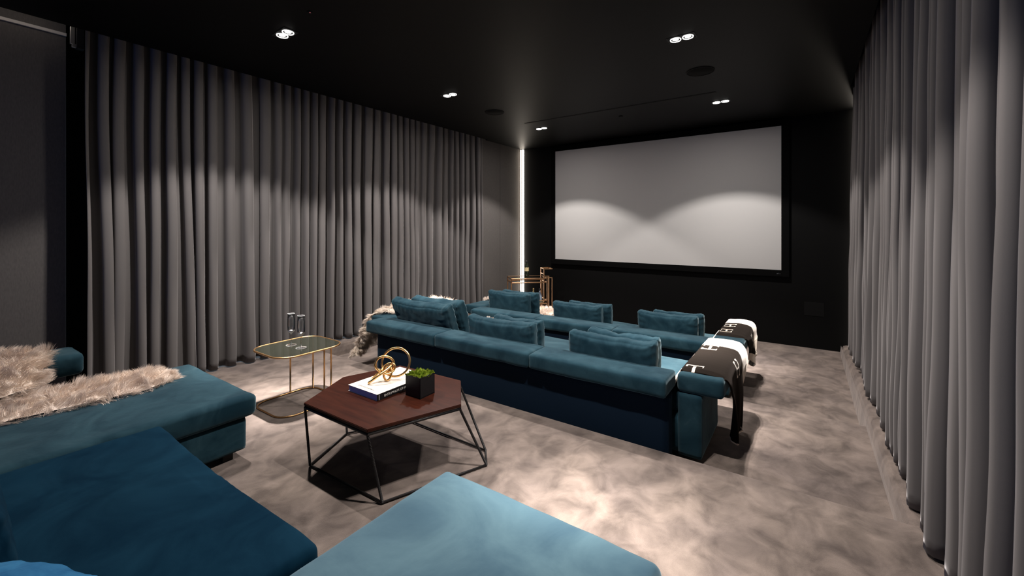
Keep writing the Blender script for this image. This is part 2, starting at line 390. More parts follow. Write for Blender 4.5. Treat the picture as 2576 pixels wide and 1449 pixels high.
# ------------------------------------------------------------ screen
t = thing('projection_screen', 'large pale projection screen in a wide black frame on the dark front wall', 'screen', (0, YF, 0))
x0, x1, z0, z1 = -4.208, -.3055, .838, 3.033
link_bm('screen_surface', (lambda b_: (add_box(b_, x0, x1, -.052, -.046, z0, z1), b_)[1])(bmesh.new()), M_screen, t, smooth=False)
bm = bmesh.new(); f = .10
add_box(bm, x0 - f, x1 + f, -.06, 0, z0 - f, z0, .004); add_box(bm, x0 - f, x1 + f, -.06, 0, z1, z1 + f, .004)
add_box(bm, x0 - f, x0, -.06, 0, z0, z1, .004); add_box(bm, x1, x1 + f, -.06, 0, z0, z1, .004)
link_bm('frame', bm, M_frame, t, smooth=False)
bm = bmesh.new()
for dx, dz, w_, h_ in ((-.058, -.058, .009, .005), (-.056, -.064, .005, .008), (-.052, -.053, .004, .004), (-.037, -.052, .004, .007), (-.034, -.060, .009, .005), (-.016, -.061, .005, .006)):
    add_box(bm, x1 + dx, x1 + dx + w_, -.0615, -.060, z0 + dz, z0 + dz + h_)
link_bm('maker_mark', bm, M_chrome, t, smooth=False)
o = box('wall_plate', -.02, .22, YF - .004, YF, .18, .38, mat('plate_black', (.0035, .0035, .0035), .7, spec=.15), bev=.002)
tag(o, 'faint square black access plate low on the front wall right of the screen', 'wall plate')

# ------------------------------------------------------------ curtains
def curtain(name, label, xc, y0, y1, zt, zb, side, folds, amp, parent_group=None, lean=(0, 0), seed=1, flare=.25, endcurl=None):
    """folds: y positions of fold crests at the top; side=+1 when the room lies towards +X"""
    rr_ = random.Random(seed); NZ = 44; per = 14
    ks = []
    for i in range(len(folds) - 1):
        for k in range(per): ks.append(i + k / per)
    ks.append(len(folds) - 1)
    dr = [rr_.gauss(0, .020) for _ in folds]; am = [amp * rr_.uniform(.55, 1.25) for _ in folds]
    am2 = [a * rr_.uniform(.7, 1.35) for a in am]; dep = [rr_.uniform(-.25, .25) * amp for _ in folds]
    bb = [rr_.uniform(.16, .34) for _ in folds]
    vs, fs = [], []
    for iz in range(NZ + 1):
        h = iz / NZ; z = zt + (zb - zt) * h
        for q in ks:
            i = min(int(q), len(folds) - 2); t_ = q - i
            s3 = t_ * t_ * (3 - 2 * t_)
            L = lambda a: a[i] * (1 - s3) + a[i + 1] * s3
            yb = folds[i] * (1 - t_) + folds[i + 1] * t_
            pitch = folds[i + 1] - folds[i]
            a = (L(am) * (1 - h) + L(am2) * h) * (1 + flare * h * h)
            a = min(a, pitch * .75)
            ph = 2 * PI * t_ + .5 * nz(i * .37, h * 1.3, seed, 1.0)
            x = a * math.cos(ph) + L(dep)
            y = yb + L(bb) * pitch * .55 * math.sin(2 * ph) + L(dr) * h * 1.3 + .018 * nz(q * .2, h * 2.0, seed + 3, 1.0)
            x += .012 * nz(q * 1.1, h * 3.1, seed + 9) + .01 * h * nz(q * .5, h * 6, seed + 2)
            if h > .93:
                x += .012 * (h - .93) / .07 * nz(q * 1.7, 0, seed)
            x += lean[0] + (lean[1] - lean[0]) * h
            zz = z + (.012 * nz(q * .9, 1, seed + 4) if iz == NZ else 0)
            vs.append((xc + side * x, y, max(zz, zb - .004)))
    W_ = len(ks)
    for iz in range(NZ):
        for j in range(W_ - 1):
            a0 = iz * W_ + j; fs.append((a0, a0 + 1, a0 + W_ + 1, a0 + W_))
    o = link_pd(name, vs, fs, M_curtain)
    m = o.modifiers.new('thick', 'SOLIDIFY'); m.thickness = .004; m.offset = 0
    tag(o, label, 'curtain')
    return o
top = [.83, .945, 1.043, 1.162, 1.269, 1.386, 1.489, 1.594, 1.699, 1.845, 1.992, 2.179, 2.292, 2.406, 2.52, 2.62]
rq = random.Random(4)
while top[-1] < 5.62: top.append(top[-1] + rq.uniform(.095, .165))
top.append(5.77)
curtain('curtain', 'long floor-length dark grey velvet curtain in deep folds along the left wall', -5.085, .905, 6.29, CEIL + .2, .012, 1, [y * KR for y in top], .052, seed=3)
top = [-1.2]
while top[-1] < 6.75: top.append(top[-1] + rq.choice([.10, .12, .15, .18, .21]) * rq.uniform(.9, 1.1))
top.append(6.95)
curtain('curtain', 'full-height dark grey velvet curtain down the right wall beside the carpet ledge', .545, -1.2, 6.95, CEIL + .2, .012, -1, top, .056, seed=8, lean=(0, .03))
# end bracket and motor of the left curtain track
t = thing('curtain_track_end', 'pale bracket with black motor under the ceiling at the left curtain near end', 'curtain track', (-5.18, .87, CEIL))
link_bm('bracket', (lambda b_: (add_box(b_, -.012, .012, -.035, -.005, -.10, .05, .004), add_box(b_, -.010, .012, -.025, .02, -.125, -.095, .004), b_)[2])(bmesh.new()), M_chrome, t, smooth=False)
link_bm('motor', (lambda b_: (add_box(b_, -.03, .03, .0, .05, -.13, .1, .004), b_)[1])(bmesh.new()), M_black, t, smooth=False)
bm = bmesh.new(); add_box(bm, -.012, .012, 0, 5.3, .12, .15); link_bm('track', bm, M_black, t, smooth=False)

# ------------------------------------------------------------ sofas
def seam_line(parent, pts, r=.004, name='piping'):
    bm = bmesh.new(); add_tube(bm, pts, r, 6); return link_bm(name, bm, M_velvet, parent)
def roll(t, x0, x1, y0, y1, z0, z1, seed, name='back_bolster', mt=None):
    hx, hy, hz = (x1 - x0) / 2, (y1 - y0) / 2, (z1 - z0) / 2
    def post(q, c):
        q.z += .005 * max(0, 1 - c.y ** 2) * (1 if c.z > 0 else 0)
        return q
    bm = soft_box(hx, hy, hz, .022, .02, (0, .003, .004), .003, 7, seed, post)
    bake(bm, TR(((x0 + x1) / 2, (y0 + y1) / 2, (z0 + z1) / 2)))
    o = link_bm(name, bm, mt or M_velvet, t); return o
def cushion(name, w_, h_, d_, loc, rot, seed, label=None, cat='cushion', group=None, wr=.006, parent=None, pinch=.14):
    """upright pillow: w (x) by h (z) by d (y) with pinched corners and seam wrinkles"""
    def post(q, c):
        e = (abs(c.x) ** 6 + abs(c.z) ** 6) / 2
        q.y *= 1 - pinch * min(1, abs(c.x) ** 5 + abs(c.z) ** 5)
        # radiating puckers close to the seams
        ed = max(abs(c.x), abs(c.z))
        k = max(0, ed - .55) / .45
        q.y += .0035 * k * math.sin(c.x * 44 + 4 * nz(c.x, c.z, seed, 3)) * (1 if c.z > abs(c.x) * .8 else .1) * (1 - abs(c.y) * .0) * math.copysign(1, c.y)
        q.y += .004 * k * math.sin(c.z * 16 + 3 * nz(c.x, c.z, seed + 2, 3)) * (1 if abs(c.x) > abs(c.z) else .2) * math.copysign(1, c.y)
        q.x *= 1 - .035 * (1 - c.z) / 2; q.z += .014 * abs(c.x) ** 9 * (c.z > .3)
        q.z += -.014 * (1 - c.x ** 2) * (1 if c.z > 0 else 0) + .012 * nz(c.x * 2, seed, 0, 1.5)
        return q
    bm = soft_box(w_ / 2, d_ / 2, h_ / 2, min(d_ * .32, .046), .012, (.004, .016, .004), wr, 8, seed, post)
    if parent:
        bake(bm, TR(loc, rot)); o = link_bm(name, bm, M_velvet, parent); return o
    o = link_bm(name, bm, M_velvet); place(o, loc, rot); tag(o, label, cat, group); return o

def row_sofa(nm, label, zf, yb, xs, xl, xr, seed, depth=1.08):
    t = thing(nm, label, 'sofa', ((xs[0] + xs[-1]) / 2, yb + .5, zf), group='teal velvet sofas facing the screen')
    ox, oy, oz = t.location
    def X(v): return v - ox
    y0 = yb - oy
    zt, zb = .605, .485          # bolster top / bottom above its own floor
    for i in range(len(xs) - 1):
        roll(t, X(xs[i]) + .002, X(xs[i + 1]) - .002, y0, y0 + .29, zb, zt, seed + i)
    # back panel
    b_ = soft_box((xs[-1] - .0 - (xs[0] + .11)) / 2, .06, (zb - .03) / 2, .012, .06, (0, .002, 0), .003, 4, seed + 8)
    bake(b_, TR((X((xs[-1] + xs[0] + .11) / 2), y0 + .13, .03 + (zb - .03) / 2))); link_bm('back_panel', b_, M_back, t)
    # seat base and seat cushions
    b_ = soft_box((xr - .16 - (xl + .16)) / 2, (depth - .30) / 2, .125, .02, .06, seed=seed)
    bake(b_, TR((X((xr + xl) / 2), y0 + .22 + (depth - .30) / 2, .170))); link_bm('seat_base', b_, M_velvet, t)
    n_ = 3; xa, xb = xl + .30, xr - .30
    for i in range(n_):
        u0 = xa + (xb - xa) * i / n_; u1 = xa + (xb - xa) * (i + 1) / n_
        b_ = soft_box((u1 - u0) / 2 - .003, (depth - .24) / 2, .075, .03, .05, (0, .004, .014), .004, 5, seed + 20 + i)
        bake(b_, TR((X((u0 + u1) / 2), y0 + .28 + (depth - .24) / 2, .375))); link_bm('seat_cushion', b_, M_velvet, t)
    # arms: padded slab on a thin upright panel
    for s, xo in ((-1, xl), (1, xr)):
        a0, a1 = (xo, xo + .30) if s < 0 else (xo - .30, xo)
        b_ = soft_box(.15, (depth - .02) / 2, .066, .026, .02, (.003, 0, .006), .003, 6, seed + 30 + s)
        bake(b_, TR((X((a0 + a1) / 2), y0 + .22 + (depth - .02) / 2, .542))); link_bm('arm_pad', b_, M_velvet, t)
        p0, p1 = (xo + .13, xo + .29) if s < 0 else (xo - .295, xo - .135)
        b_ = soft_box((p1 - p0) / 2, .34, .222, .014, .04, (0, .002, 0), .002, 4, seed + 40 + s)
        bake(b_, TR((X((p0 + p1) / 2), y0 + .215 + .34, .252))); link_bm('arm_panel', b_, M_velvet, t)
    for x in (xl + .35, (xl + xr) / 2, xr - .35):
        for y in (.30, depth - .2):
            link_bm('foot', (lambda b2: (add_box(b2, X(x) - .03, X(x) + .03, y0 + y - .03, y0 + y + .03, 0, .045, .003), b2)[1])(bmesh.new()), M_rub, t, smooth=False)
    return t
row_sofa('sofa', 'long teal velvet sofa seen from behind, the middle row of seating', ZM, 2.935, [-4.0, -2.95, -1.873, -.775], -4.20, -.455, 1)
row_sofa('sofa', 'long teal velvet sofa seen from behind, row closest to the screen', ZL, 4.705, [-3.99, -2.91, -1.857, -.81], -4.29, -.523, 60)
# back cushions of the middle sofa
CG = 'velvet back cushions on the middle sofa'
def backc(nm, xa, xb, ztop, zbot, y, tilt, d, seed, label, rz=0, wr=.006, group=CG):
    h = (ztop - zbot) / math.cos(tilt)
    return cushion(nm, xb - xa, h, d, ((xa + xb) / 2, y, (ztop + zbot) / 2), (tilt, 0, rz), seed, label, 'cushion', group, wr)
backc('back_cushion', -3.86, -3.02, .68, .30, 3.30, .42, .15, 11, 'teal velvet back cushion at the left end of the middle sofa, rear of its pair', .03)
backc('back_cushion', -3.76, -3.04, .685, .30, 3.50, .40, .16, 12, 'brightly lit wrinkled teal cushion in front at the left end of the middle sofa', .05, .009)
backc('back_cushion', -2.76, -2.00, .62, .30, 3.27, .10, .14, 13, 'dark teal back cushion in the centre of the middle sofa, rear of its pair', .0)
backc('back_cushion', -2.56, -2.02, .62, .30, 3.43, .12, .13, 14, 'puckered teal cushion tucked in front at the centre of the middle sofa', .02, .010)
backc('back_cushion', -1.65, -.92, .62, .30, 3.27, .08, .14, 15, 'dark teal back cushion at the right end of the middle sofa, rear of its pair', .0)
backc('back_cushion', -1.55, -.945, .62, .30, 3.43, .12, .13, 16, 'pale-lit teal cushion tucked in front at the right end of the middle sofa', .02, .010)
KF = 1.067
def fz(z): return 1.5 - (1.5 - z) * KF
CG2 = 'velvet back cushions on the front sofa'
backc('back_cushion', -3.927, -3.222, 0.540, 0.150, 5.100, .05, .15, 21, 'tall dark teal back cushion at the left end of the front sofa', .0, group=CG2)
backc('back_cushion', -3.799, -3.180, 0.540, 0.150, 5.282, .08, .13, 22, 'second dark teal cushion just in front of the tall one nearest the bar trolley', .0, group=CG2)
backc('back_cushion', -2.806, -2.113, 0.497, 0.150, 5.068, .10, .14, 23, 'teal back cushion in the centre of the front sofa, rear of its pair', .0, group=CG2)
backc('back_cushion', -2.646, -2.049, 0.497, 0.150, 5.228, .10, .13, 24, 'teal cushion tucked in front at the centre of the front sofa', .0, group=CG2)
backc('back_cushion', -1.654, -0.982, 0.497, 0.150, 5.068, .08, .14, 25, 'teal back cushion at the right end of the front sofa, rear of its pair', .0, group=CG2)
backc('back_cushion', -1.515, -0.950, 0.497, 0.150, 5.228, .10, .13, 26, 'teal cushion tucked in front at the right end of the front sofa', .0, group=CG2)

# foreground sectional sofa
t = thing('sectional_sofa', 'large teal velvet sectional sofa with two chaise ends across the foreground', 'sofa', (-2.4, .3, 0))
ox, oy, oz = t.location
def blk(name, x0, x1, y0, y1, z0, z1, r, puff, wr, seed, mt=M_velvet, post=None, step=.035, ws=4):
    b_ = soft_box((x1 - x0) / 2, (y1 - y0) / 2, (z1 - z0) / 2, r, step, puff, wr, ws, seed, post)
    bake(b_, TR(((x0 + x1) / 2 - ox, (y0 + y1) / 2 - oy, (z0 + z1) / 2))); return link_bm(name, b_, mt, t)
# left chaise
blk('chaise_cushion', -4.05, -2.945, .12, 1.335, .275, .408, .035, (.0, .004, .016), .005, 31, M_velvet)
blk('chaise_base', -4.03, -2.985, -.1, 1.29, .055, .268, .02, (0, 0, 0), .003, 32)
# centre seat, its front edge puckered
def pucker(q, c):
    if c.z > 0 and c.y > .2:
        k = min(1, (c.y - .2) / .8)
        q.z += .0035 * k * math.sin(q.x * 2 * PI / .05 + 2.5 * nz(q.x, q.y, 0, 5)) * max(0, 1 - abs(c.x + .1) * 1.9)
        q.y -= .012 * max(0, 1 - (c.x * 1.3) ** 2) * (c.y > .7)
    return q
blk('seat_cushion', -2.935, -1.375, .12, .83, .275, .408, .032, (.0, .0, .016), .005, 33, M_velvet_dim, post=pucker, step=.016)
blk('seat_base', -2.92, -1.40, -.1, .79, .055, .268, .02, (0, 0, 0), .003, 34)
# right chaise
def creases(q, c):
    if c.z > 0:
        for (cx_, cy_, an, L_, W_, D_) in ((-.05, .10, .9, .10, .012, .006), (.05, .02, 1.0, .13, .012, .006), (.10, .12, .6, .12, .014, .005), (-.2, .28, 1.3, .1, .012, .004), (-.30, -.1, 1.9, .14, .02, .005), (.2, -.06, .4, .12, .014, .005), (-.02, -.08, 1.1, .14, .012, .006), (-.33, .22, .5, .09, .02, .003)):
            dx, dy = q.x - cx_, q.y - cy_ + .02; ca, sa = math.cos(an), math.sin(an)
            a_, b_ = dx * ca + dy * sa, -dx * sa + dy * ca
            q.z -= D_ * math.exp(-(a_ / L_) ** 2 - (b_ / W_) ** 2)
    return q
blk('chaise_cushion', -1.342, -.378, .12, 1.42, .275, .408, .035, (.006, .006, .018), .004, 35, M_velvet_lit, post=creases, step=.014)
blk('chaise_base', -1.32, -.41, -.1, 1.37, .055, .268, .02, (0, 0, 0), .003, 36)
# backs and left arm
for i, (a, b2) in enumerate(((-4.2, -2.95), (-2.945, -1.65), (-1.645, -.36))):
    blk('back_bolster', a, b2, -.28, .02, .41, .53, .034, (0, .006, .012), .004, 37 + i)
blk('back_panel', -4.1, -.45, -.20, -.08, .04, .41, .012, (0, 0, 0), .003, 41, M_back, step=.07)
blk('arm_pad', -4.56, -4.205, -.35, .75, .46, .60, .022, (.004, 0, .010), .004, 42)
blk('arm_panel', -4.53, -4.07, -.3, .45, .05, .47, .02, (0, 0, 0), .003, 43, step=.07)
for x, y in ((-3.95, 1.2), (-3.07, 1.2), (-2.8, .65), (-1.5, .65), (-1.22, 1.28), (-.5, 1.28), (-4.0, 0), (-.5, 0), (-2.4, 0)):
    link_bm('foot', (lambda b2: (add_box(b2, x - .03 - ox, x + .03 - ox, y - .03 - oy, y + .03 - oy, 0, .06, .003), b2)[1])(bmesh.new()), M_rub, t, smooth=False)
c51 = cushion('back_cushion', .78, .33, .15, (-2.32, .12, .53), (.16, 0, .0), 51, 'dark teal velvet back cushion cut off by the lower left edge of the view', 'cushion', 'back cushions on the foreground sofa')
c52 = cushion('back_cushion', .60, .40, .14, (-1.755, .03, .535), (1.22, 0, .55), 52, 'wrinkled velvet cushion painted blue-lit, peeking in at the bottom left corner', 'cushion', 'back cushions on the foreground sofa', wr=.012)

M_blue_lit = mat('blue_lit_velvet', (.03, .15, .30), .8, spec=.05, Sheen_Weight=.3, Sheen_Roughness=.4, Sheen_Tint=(.3, .6, 1, 1))  # same teal velvet with bluish rear light put into its colour
mottled(M_blue_lit, [(.012, .085, .20), (.035, .16, .31)], 5, 4, (.35, .65), .5); bump(M_blue_lit, 14, .6, .02, 3)
c51.data.materials[0] = M_velvet_dim; c52.data.materials[0] = M_blue_lit  # shade tone on one cushion, blue light tone on the other
# ------------------------------------------------------------ coffee table
def at(p, z): return (p[0], p[1], z)
T = [(-2.573, 1.437), (-1.95, 1.441), (-1.751, 1.978), (-2.026, 2.285), (-2.640, 2.262), (-2.778, 1.847)]
B = [(-2.547, 1.463), (-1.88, 1.487), (-1.643, 2.094), (-1.753, 2.225), (-2.50, 2.235), (-2.72, 1.840)]
ctx, cty = -2.28, 1.85
t = thing('coffee_table', 'dark brown hexagonal coffee table on a black wire frame beside the foreground sofa', 'coffee table', (ctx, cty, 0))
bm = bmesh.new()
a = [bm.verts.new((x - ctx, y - cty, .383)) for x, y in T]; b_ = [bm.verts.new((x - ctx, y - cty, .402)) for x, y in T]
bm.faces.new(a[::-1]); bm.faces.new(b_)
for i in range(6): bm.faces.new((a[i], a[(i + 1) % 6], b_[(i + 1) % 6], b_[i]))
bmesh.ops.bevel(bm, geom=bm.edges[:], offset=.003, segments=2, affect='EDGES')
link_bm('table_top', bm, M_walnut, t, smooth=False)
def inset(P, k): return [(ctx + (x - ctx) * k, cty + (y - cty) * k) for x, y in P]
Ti = inset(T, .985)
bm = bmesh.new()
for i in range(6):
    p, q = Ti[i], Ti[(i + 1) % 6]
    add_tube(bm, [(p[0] - ctx, p[1] - cty, .372), (q[0] - ctx, q[1] - cty, .372)], .0085, 8)
link_bm('top_rail', bm, M_iron, t)
bm = bmesh.new()
for i in range(6):
    p, q = B[i], B[(i + 1) % 6]
    add_tube(bm, [(p[0] - ctx, p[1] - cty, .010), (q[0] - ctx, q[1] - cty, .010)], .0065, 8)
link_bm('floor_rail', bm, M_iron, t)
for i in range(6):
    bm = bmesh.new(); p = Vector((Ti[i][0] - ctx, Ti[i][1] - cty, .372)); q = Vector((B[i][0] - ctx, B[i][1] - cty, .008))
    add_tube(bm, [p, q], .0075, 8)
    for k in range(48):      # ribs of the reinforcing bar
        c = p.lerp(q, (k + .5) / 48); d = (q - p).normalized() * .0014
        add_tube(bm, [c - d, c + d], .0083, 8)
    link_bm('leg', bm, M_iron, t)

# ------------------------------------------------------------ book, sculpture, planter
ang = math.atan2(-.007, 1) + .02
bk = thing('book', 'thick art book with page edges painted as blue-lit and black spine lying on the coffee table', 'book', (-2.365, 1.930, .402), 0)
bw, bl, bh = .30, .44, .042
bk.rotation_euler = (0, 0, .0)
bm = bmesh.new(); add_box(bm, -bw / 2 + .006, bw / 2 - .002, -bl / 2 + .004, bl / 2 - .004, .003, bh - .003)
link_bm('pages', bm, M_pages, bk, smooth=False)  # white pages; their blue colour stands in for bluish light
bm = bmesh.new(); add_box(bm, -bw / 2, bw / 2, -bl / 2, bl / 2, bh - .003, bh, .001); add_box(bm, -bw / 2, bw / 2, -bl / 2, bl / 2, 0, .003, .001)
link_bm('cover', bm, M_cover, bk, smooth=False)
bm = bmesh.new(); add_box(bm, bw / 2 - .001, bw / 2 + .004, -bl / 2, bl / 2, 0, bh - .0005, .0015); link_bm('spine', bm, M_spine, bk, smooth=False)
bm = bmesh.new(); add_box(bm, bw / 2 + .0035, bw / 2 + .0046, -bl / 2 + .012, -bl / 2 + .015, .005, bh - .005); link_bm('spine_line', bm, M_ink, bk, smooth=False)
def text(name, s, size, M, mt, parent, ext=.0003):
    cu = bpy.data.curves.new(name, 'FONT'); cu.body = s; cu.size = size; cu.extrude = ext
    to = bpy.data.objects.new(name + '_src', cu); COL.objects.link(to)
    dg = bpy.context.evaluated_depsgraph_get(); me = bpy.data.meshes.new_from_object(to.evaluated_get(dg))
    bpy.data.objects.remove(to); me.transform(M); me.materials.clear(); me.materials.append(mt)
    o = bpy.data.objects.new(name, me); COL.objects.link(o); o.parent = parent; return o
Ms = Matrix(((0, 0, 1, bw / 2 + .0048), (1, 0, 0, -bl / 2 + .052), (0, 1, 0, .013), (0, 0, 0, 1)))
text('spine_title', 'ENTRYWAYS OF MILAN', .021, Ms, M_ink, bk)
Mc = Matrix.Translation((-.085, -bl / 2 + .030, bh + .0006))
text('cover_title', 'ENTRYWAYS OF MILAN', .0155, Mc, M_inkd, bk)
# arch drawing on the cover
bm = bmesh.new()
for k in range(5):
    r0 = .035 + k * .014
    add_tube(bm, [(.01 + r0 * math.cos(a_ * PI / 12), .03 + r0 * 1.3 * math.sin(a_ * PI / 12), bh + .0003) for a_ in range(13)], .0004, 4)
add_tube(bm, [(-.09, .03, bh + .0003), (.11, .03, bh + .0003)], .0005, 4)
link_bm('cover_drawing', bm, M_inkd, bk)

sc = thing('knot_sculpture', 'gold knot sculpture of linked metal rings standing on the book', 'sculpture', (-2.36, 1.93, .444))
def ring_part(c, ax, rx, ry, r, seed, rot=0, bend=.0):
    bm = bmesh.new(); pts = []
    q = Vector((0, 0, 1)).rotation_difference(Vector(ax).normalized())
    for k in range(64):
        a_ = 2 * PI * k / 64
        p = Vector((rx * math.cos(a_), ry * math.sin(a_), bend * math.sin(2 * a_)))
        p = Matrix.Rotation(rot, 3, 'Z') @ p
        pts.append(q @ p + Vector(c))
    rr_ = [r * (1 + .10 * nz(k * .5, seed, 0)) for k in range(64)]
    add_tube(bm, pts, rr_, 10, closed=True); return link_bm('ring', bm, M_gold, sc)
def ring2(c, a_, b_, r, seed, bend=0):
    cy_, sy_ = math.cos(YAW), math.sin(YAW)
    def w_(v): return Vector((v[0] * cy_ - v[1] * sy_, v[0] * sy_ + v[1] * cy_, v[2]))
    c, a_, b_ = w_(c), w_(a_), w_(b_); n_ = a_.cross(b_).normalized(); bm = bmesh.new()
    pts = [c + a_ * math.cos(2 * PI * k / 64) + b_ * math.sin(2 * PI * k / 64) + n_ * bend * math.sin(4 * PI * k / 64) for k in range(64)]
    add_tube(bm, pts, [r * (1 + .10 * nz(k * .5, seed, 0)) for k in range(64)], 10, closed=True); return link_bm('ring', bm, M_gold, sc)
ring2((.033, .03, .112), (.097, 0, 0), (0, .030, .090), .0078, 1)
ring2((-.036, 0, .106), (.057, .02, -.020), (.014, .01, .050), .0078, 2)
ring2((-.055, -.045, .058), (.056, .050, .044), (.030, -.016, .014), .0076, 3, .004)
ring2((-.012, -.015, .052), (-.006, .022, .042), (.027, 0, .006), .0074, 4)
ring2((-.008, -.008, .078), (.040, .018, .010), (-.010, .020, .026), .0070, 5, .006)
pl = thing('planter', 'small black cube planter with green moss on the coffee table', 'planter', (-2.080, 1.948, .402), math.radians(0))
bm = bmesh.new(); s_ = .066
add_box(bm, -s_, s_, -s_, -s_ + .006, 0, .134, .001); add_box(bm, -s_, s_, s_ - .006, s_, 0, .134, .001)
add_box(bm, -s_, -s_ + .006, -s_, s_, 0, .134, .001); add_box(bm, s_ - .006, s_, -s_, s_, 0, .134, .001); add_box(bm, -s_, s_, -s_, s_, 0, .008)
link_bm('pot', bm, M_black, pl, smooth=False)
pl.rotation_euler = (0, 0, .03)
def strands(surf, count, length, width, comb, seed, clump=.035, up=.6, jit=.35, verts=None, faces=None):
    """tapered hair ribbons rooted on surf(u, v) -> (pos, normal)"""
    rr_ = random.Random(seed); vs = verts if verts is not None else []; fs = faces if faces is not None else []
    cl = {}
    for _ in range(count):
        u, v = rr_.random(), rr_.random(); r_ = surf(u, v)
        if r_ is None: continue
        p, n_ = r_
        key = (round(p.x / clump), round(p.y / clump), round(p.z / clump))
        if key not in cl: cl[key] = (Vector([rr_.gauss(0, 1) for _ in range(3)]), rr_.uniform(.7, 1.2), p + Vector([rr_.gauss(0, clump * .2) for _ in range(3)]))
        cj, ck, cp = cl[key]
        d = n_ * up + Vector(comb) + cj * jit + Vector([rr_.gauss(0, .10) for _ in range(3)]); d.normalize()
        if d.dot(n_) < .12: d = (d + n_ * (.2 - d.dot(n_))).normalized()
        L_ = length * ck * rr_.uniform(.7, 1.1)
        tip = p + d * L_; tip = tip.lerp(cp + d * L_ * 1.05, .35)
        mid = p.lerp(tip, .5) + n_ * L_ * .10
        side = d.cross(Vector([rr_.gauss(0, 1) for _ in range(3)])).normalized() * width
        i = len(vs)
        vs += [p - side, p + side, mid - side * .8, mid + side * .8, tip]
        fs += [(i, i + 1, i + 3, i + 2), (i + 2, i + 3, i + 4)]
    return vs, fs
# moss
def moss_h(x, y): return .128 + .020 * nz(x, y, 0, 28, 3) + .010 * (1 - (abs(x) / s_) ** 2 * .5 - (abs(y) / s_) ** 2 * .5)
vs, fs = [], []; N = 24
for i in range(N + 1):
    for j in range(N + 1):
        x = (-1 + 2 * i / N) * (s_ - .002); y = (-1 + 2 * j / N) * (s_ - .002); vs.append((x, y, moss_h(x, y)))
for i in range(N):
    for j in range(N): a0 = i * (N + 1) + j; fs.append((a0, a0 + N + 1, a0 + N + 2, a0 + 1))
vs = [Vector(v) for v in vs]
def ms(u, v):
    x = (-1 + 2 * u) * s_; y = (-1 + 2 * v) * s_
    return Vector((x, y, moss_h(x, y))), Vector((x * 4, y * 4, 1)).normalized()
strands(ms, 5200, .016, .0007, (0, 0, 0), 5, .012, .6, .55, vs, fs)
link_pd('moss', vs, fs, M_mosss, pl)

# ------------------------------------------------------------ side tables
def rrect(hx, hy, r, n=10):
    pts = []
    for cx_, cy_, a0 in ((hx - r, hy - r, 0), (-hx + r, hy - r, PI / 2), (-hx + r, -hy + r, PI), (hx - r, -hy + r, 3 * PI / 2)):
        for k in range(n + 1):
            a_ = a0 + PI / 2 * k / n; pts.append((cx_ + r * math.cos(a_), cy_ + r * math.sin(a_)))
    return pts
def side_table(loc, label):
    t = thing('side_table', label, 'side table', loc, group='gold-rimmed glass side tables')
    H_ = .48; P_ = rrect(.265, .285, .14)
    bm = bmesh.new(); a_ = [bm.verts.new((x, y, H_ - .008)) for x, y in P_]; b_ = [bm.verts.new((x, y, H_ - .001)) for x, y in P_]
    bm.faces.new(a_[::-1]); bm.faces.new(b_)
    for i in range(len(P_)): bm.faces.new((a_[i], a_[(i + 1) % len(P_)], b_[(i + 1) % len(P_)], b_[i]))
    link_bm('glass_top', bm, M_smoke, t, smooth=False)
    bm = bmesh.new(); add_tube(bm, [(x, y, H_ - .004) for x, y in P_], .0075, 8, closed=True); link_bm('rim', bm, M_brass, t)
    Q_ = rrect(.245, .265, .13)
    bm = bmesh.new(); add_tube(bm, [(x, y, .007) for x, y in Q_], .0065, 8, closed=True); link_bm('base_ring', bm, M_brass, t)
    for x, y in ((-.243, .06), (-.185, .240), (.065, .264), (.243, .09)):
        bm = bmesh.new(); add_tube(bm, [(x, y, .008), (x, y, H_ - .008)], .0068, 10); link_bm('pole', bm, M_brass, t)
    return t
side_table((-3.568, 1.945, 0), 'gold-rimmed smoked glass side table with two flutes beside the foreground chaise')
side_table((-4.58, 5.05, ZL), 'gold-rimmed glass side table half hidden between the middle sofa and the one nearest the screen')
side_table((-4.03, 6.24, ZL), 'gold-rimmed glass side table in front of the bar trolley, mostly hidden by a cushion')
def flute(x, y, label):
    t = thing('champagne_flute', label, 'champagne flute', (x, y, .4795), group='champagne flutes on the side table')
    h = .272
    bm = bmesh.new()
    add_lathe(bm, [(0, 0), (.040, .0), (.041, .0012), (.020, .003), (.006, .008), (.0038, .02), (.0036, .085), (.0055, .097), (.014, .106), (.024, .116), (.0295, .132), (.0305, .17), (.0295, .23), (.0280, h),
                   (.0270, h), (.0285, .23), (.0295, .17), (.0285, .135), (.021, .120), (.006, .112), (0, .110)], n=32)
    link_bm('glass_body', bm, M_glass, t)
    bm = bmesh.new(); add_tube(bm, [(.0276 * math.cos(k * PI / 16), .0276 * math.sin(k * PI / 16), h) for k in range(32)], .0006, 6, closed=True); link_bm('rim', bm, M_litglass, t)
    bm = bmesh.new(); add_lathe(bm, [(0, .092), (.0045, .096), (.013, .106), (.0225, .1165), (.0275, .127), (.0225, .124), (.013, .119), (.005, .128), (0, .134)], n=24); link_bm('bowl_glint', bm, M_litglass, t)  # white cone added as the painted glow at the bowl's bottom
    bm = bmesh.new(); add_lathe(bm, [(0, .0012), (.006, .0085), (.0036, .02), (0, .03)], n=20); add_tube(bm, [(.0405 * math.cos(k * PI / 16), .0405 * math.sin(k * PI / 16), .001) for k in range(32)], .0005, 6, closed=True); link_bm('foot', bm, M_litglass, t)
    return t
flute(-3.492, 1.928, 'clear champagne flute on the side table, right and nearer one')
flute(-3.645, 1.925, 'clear champagne flute on the side table, left and farther one')

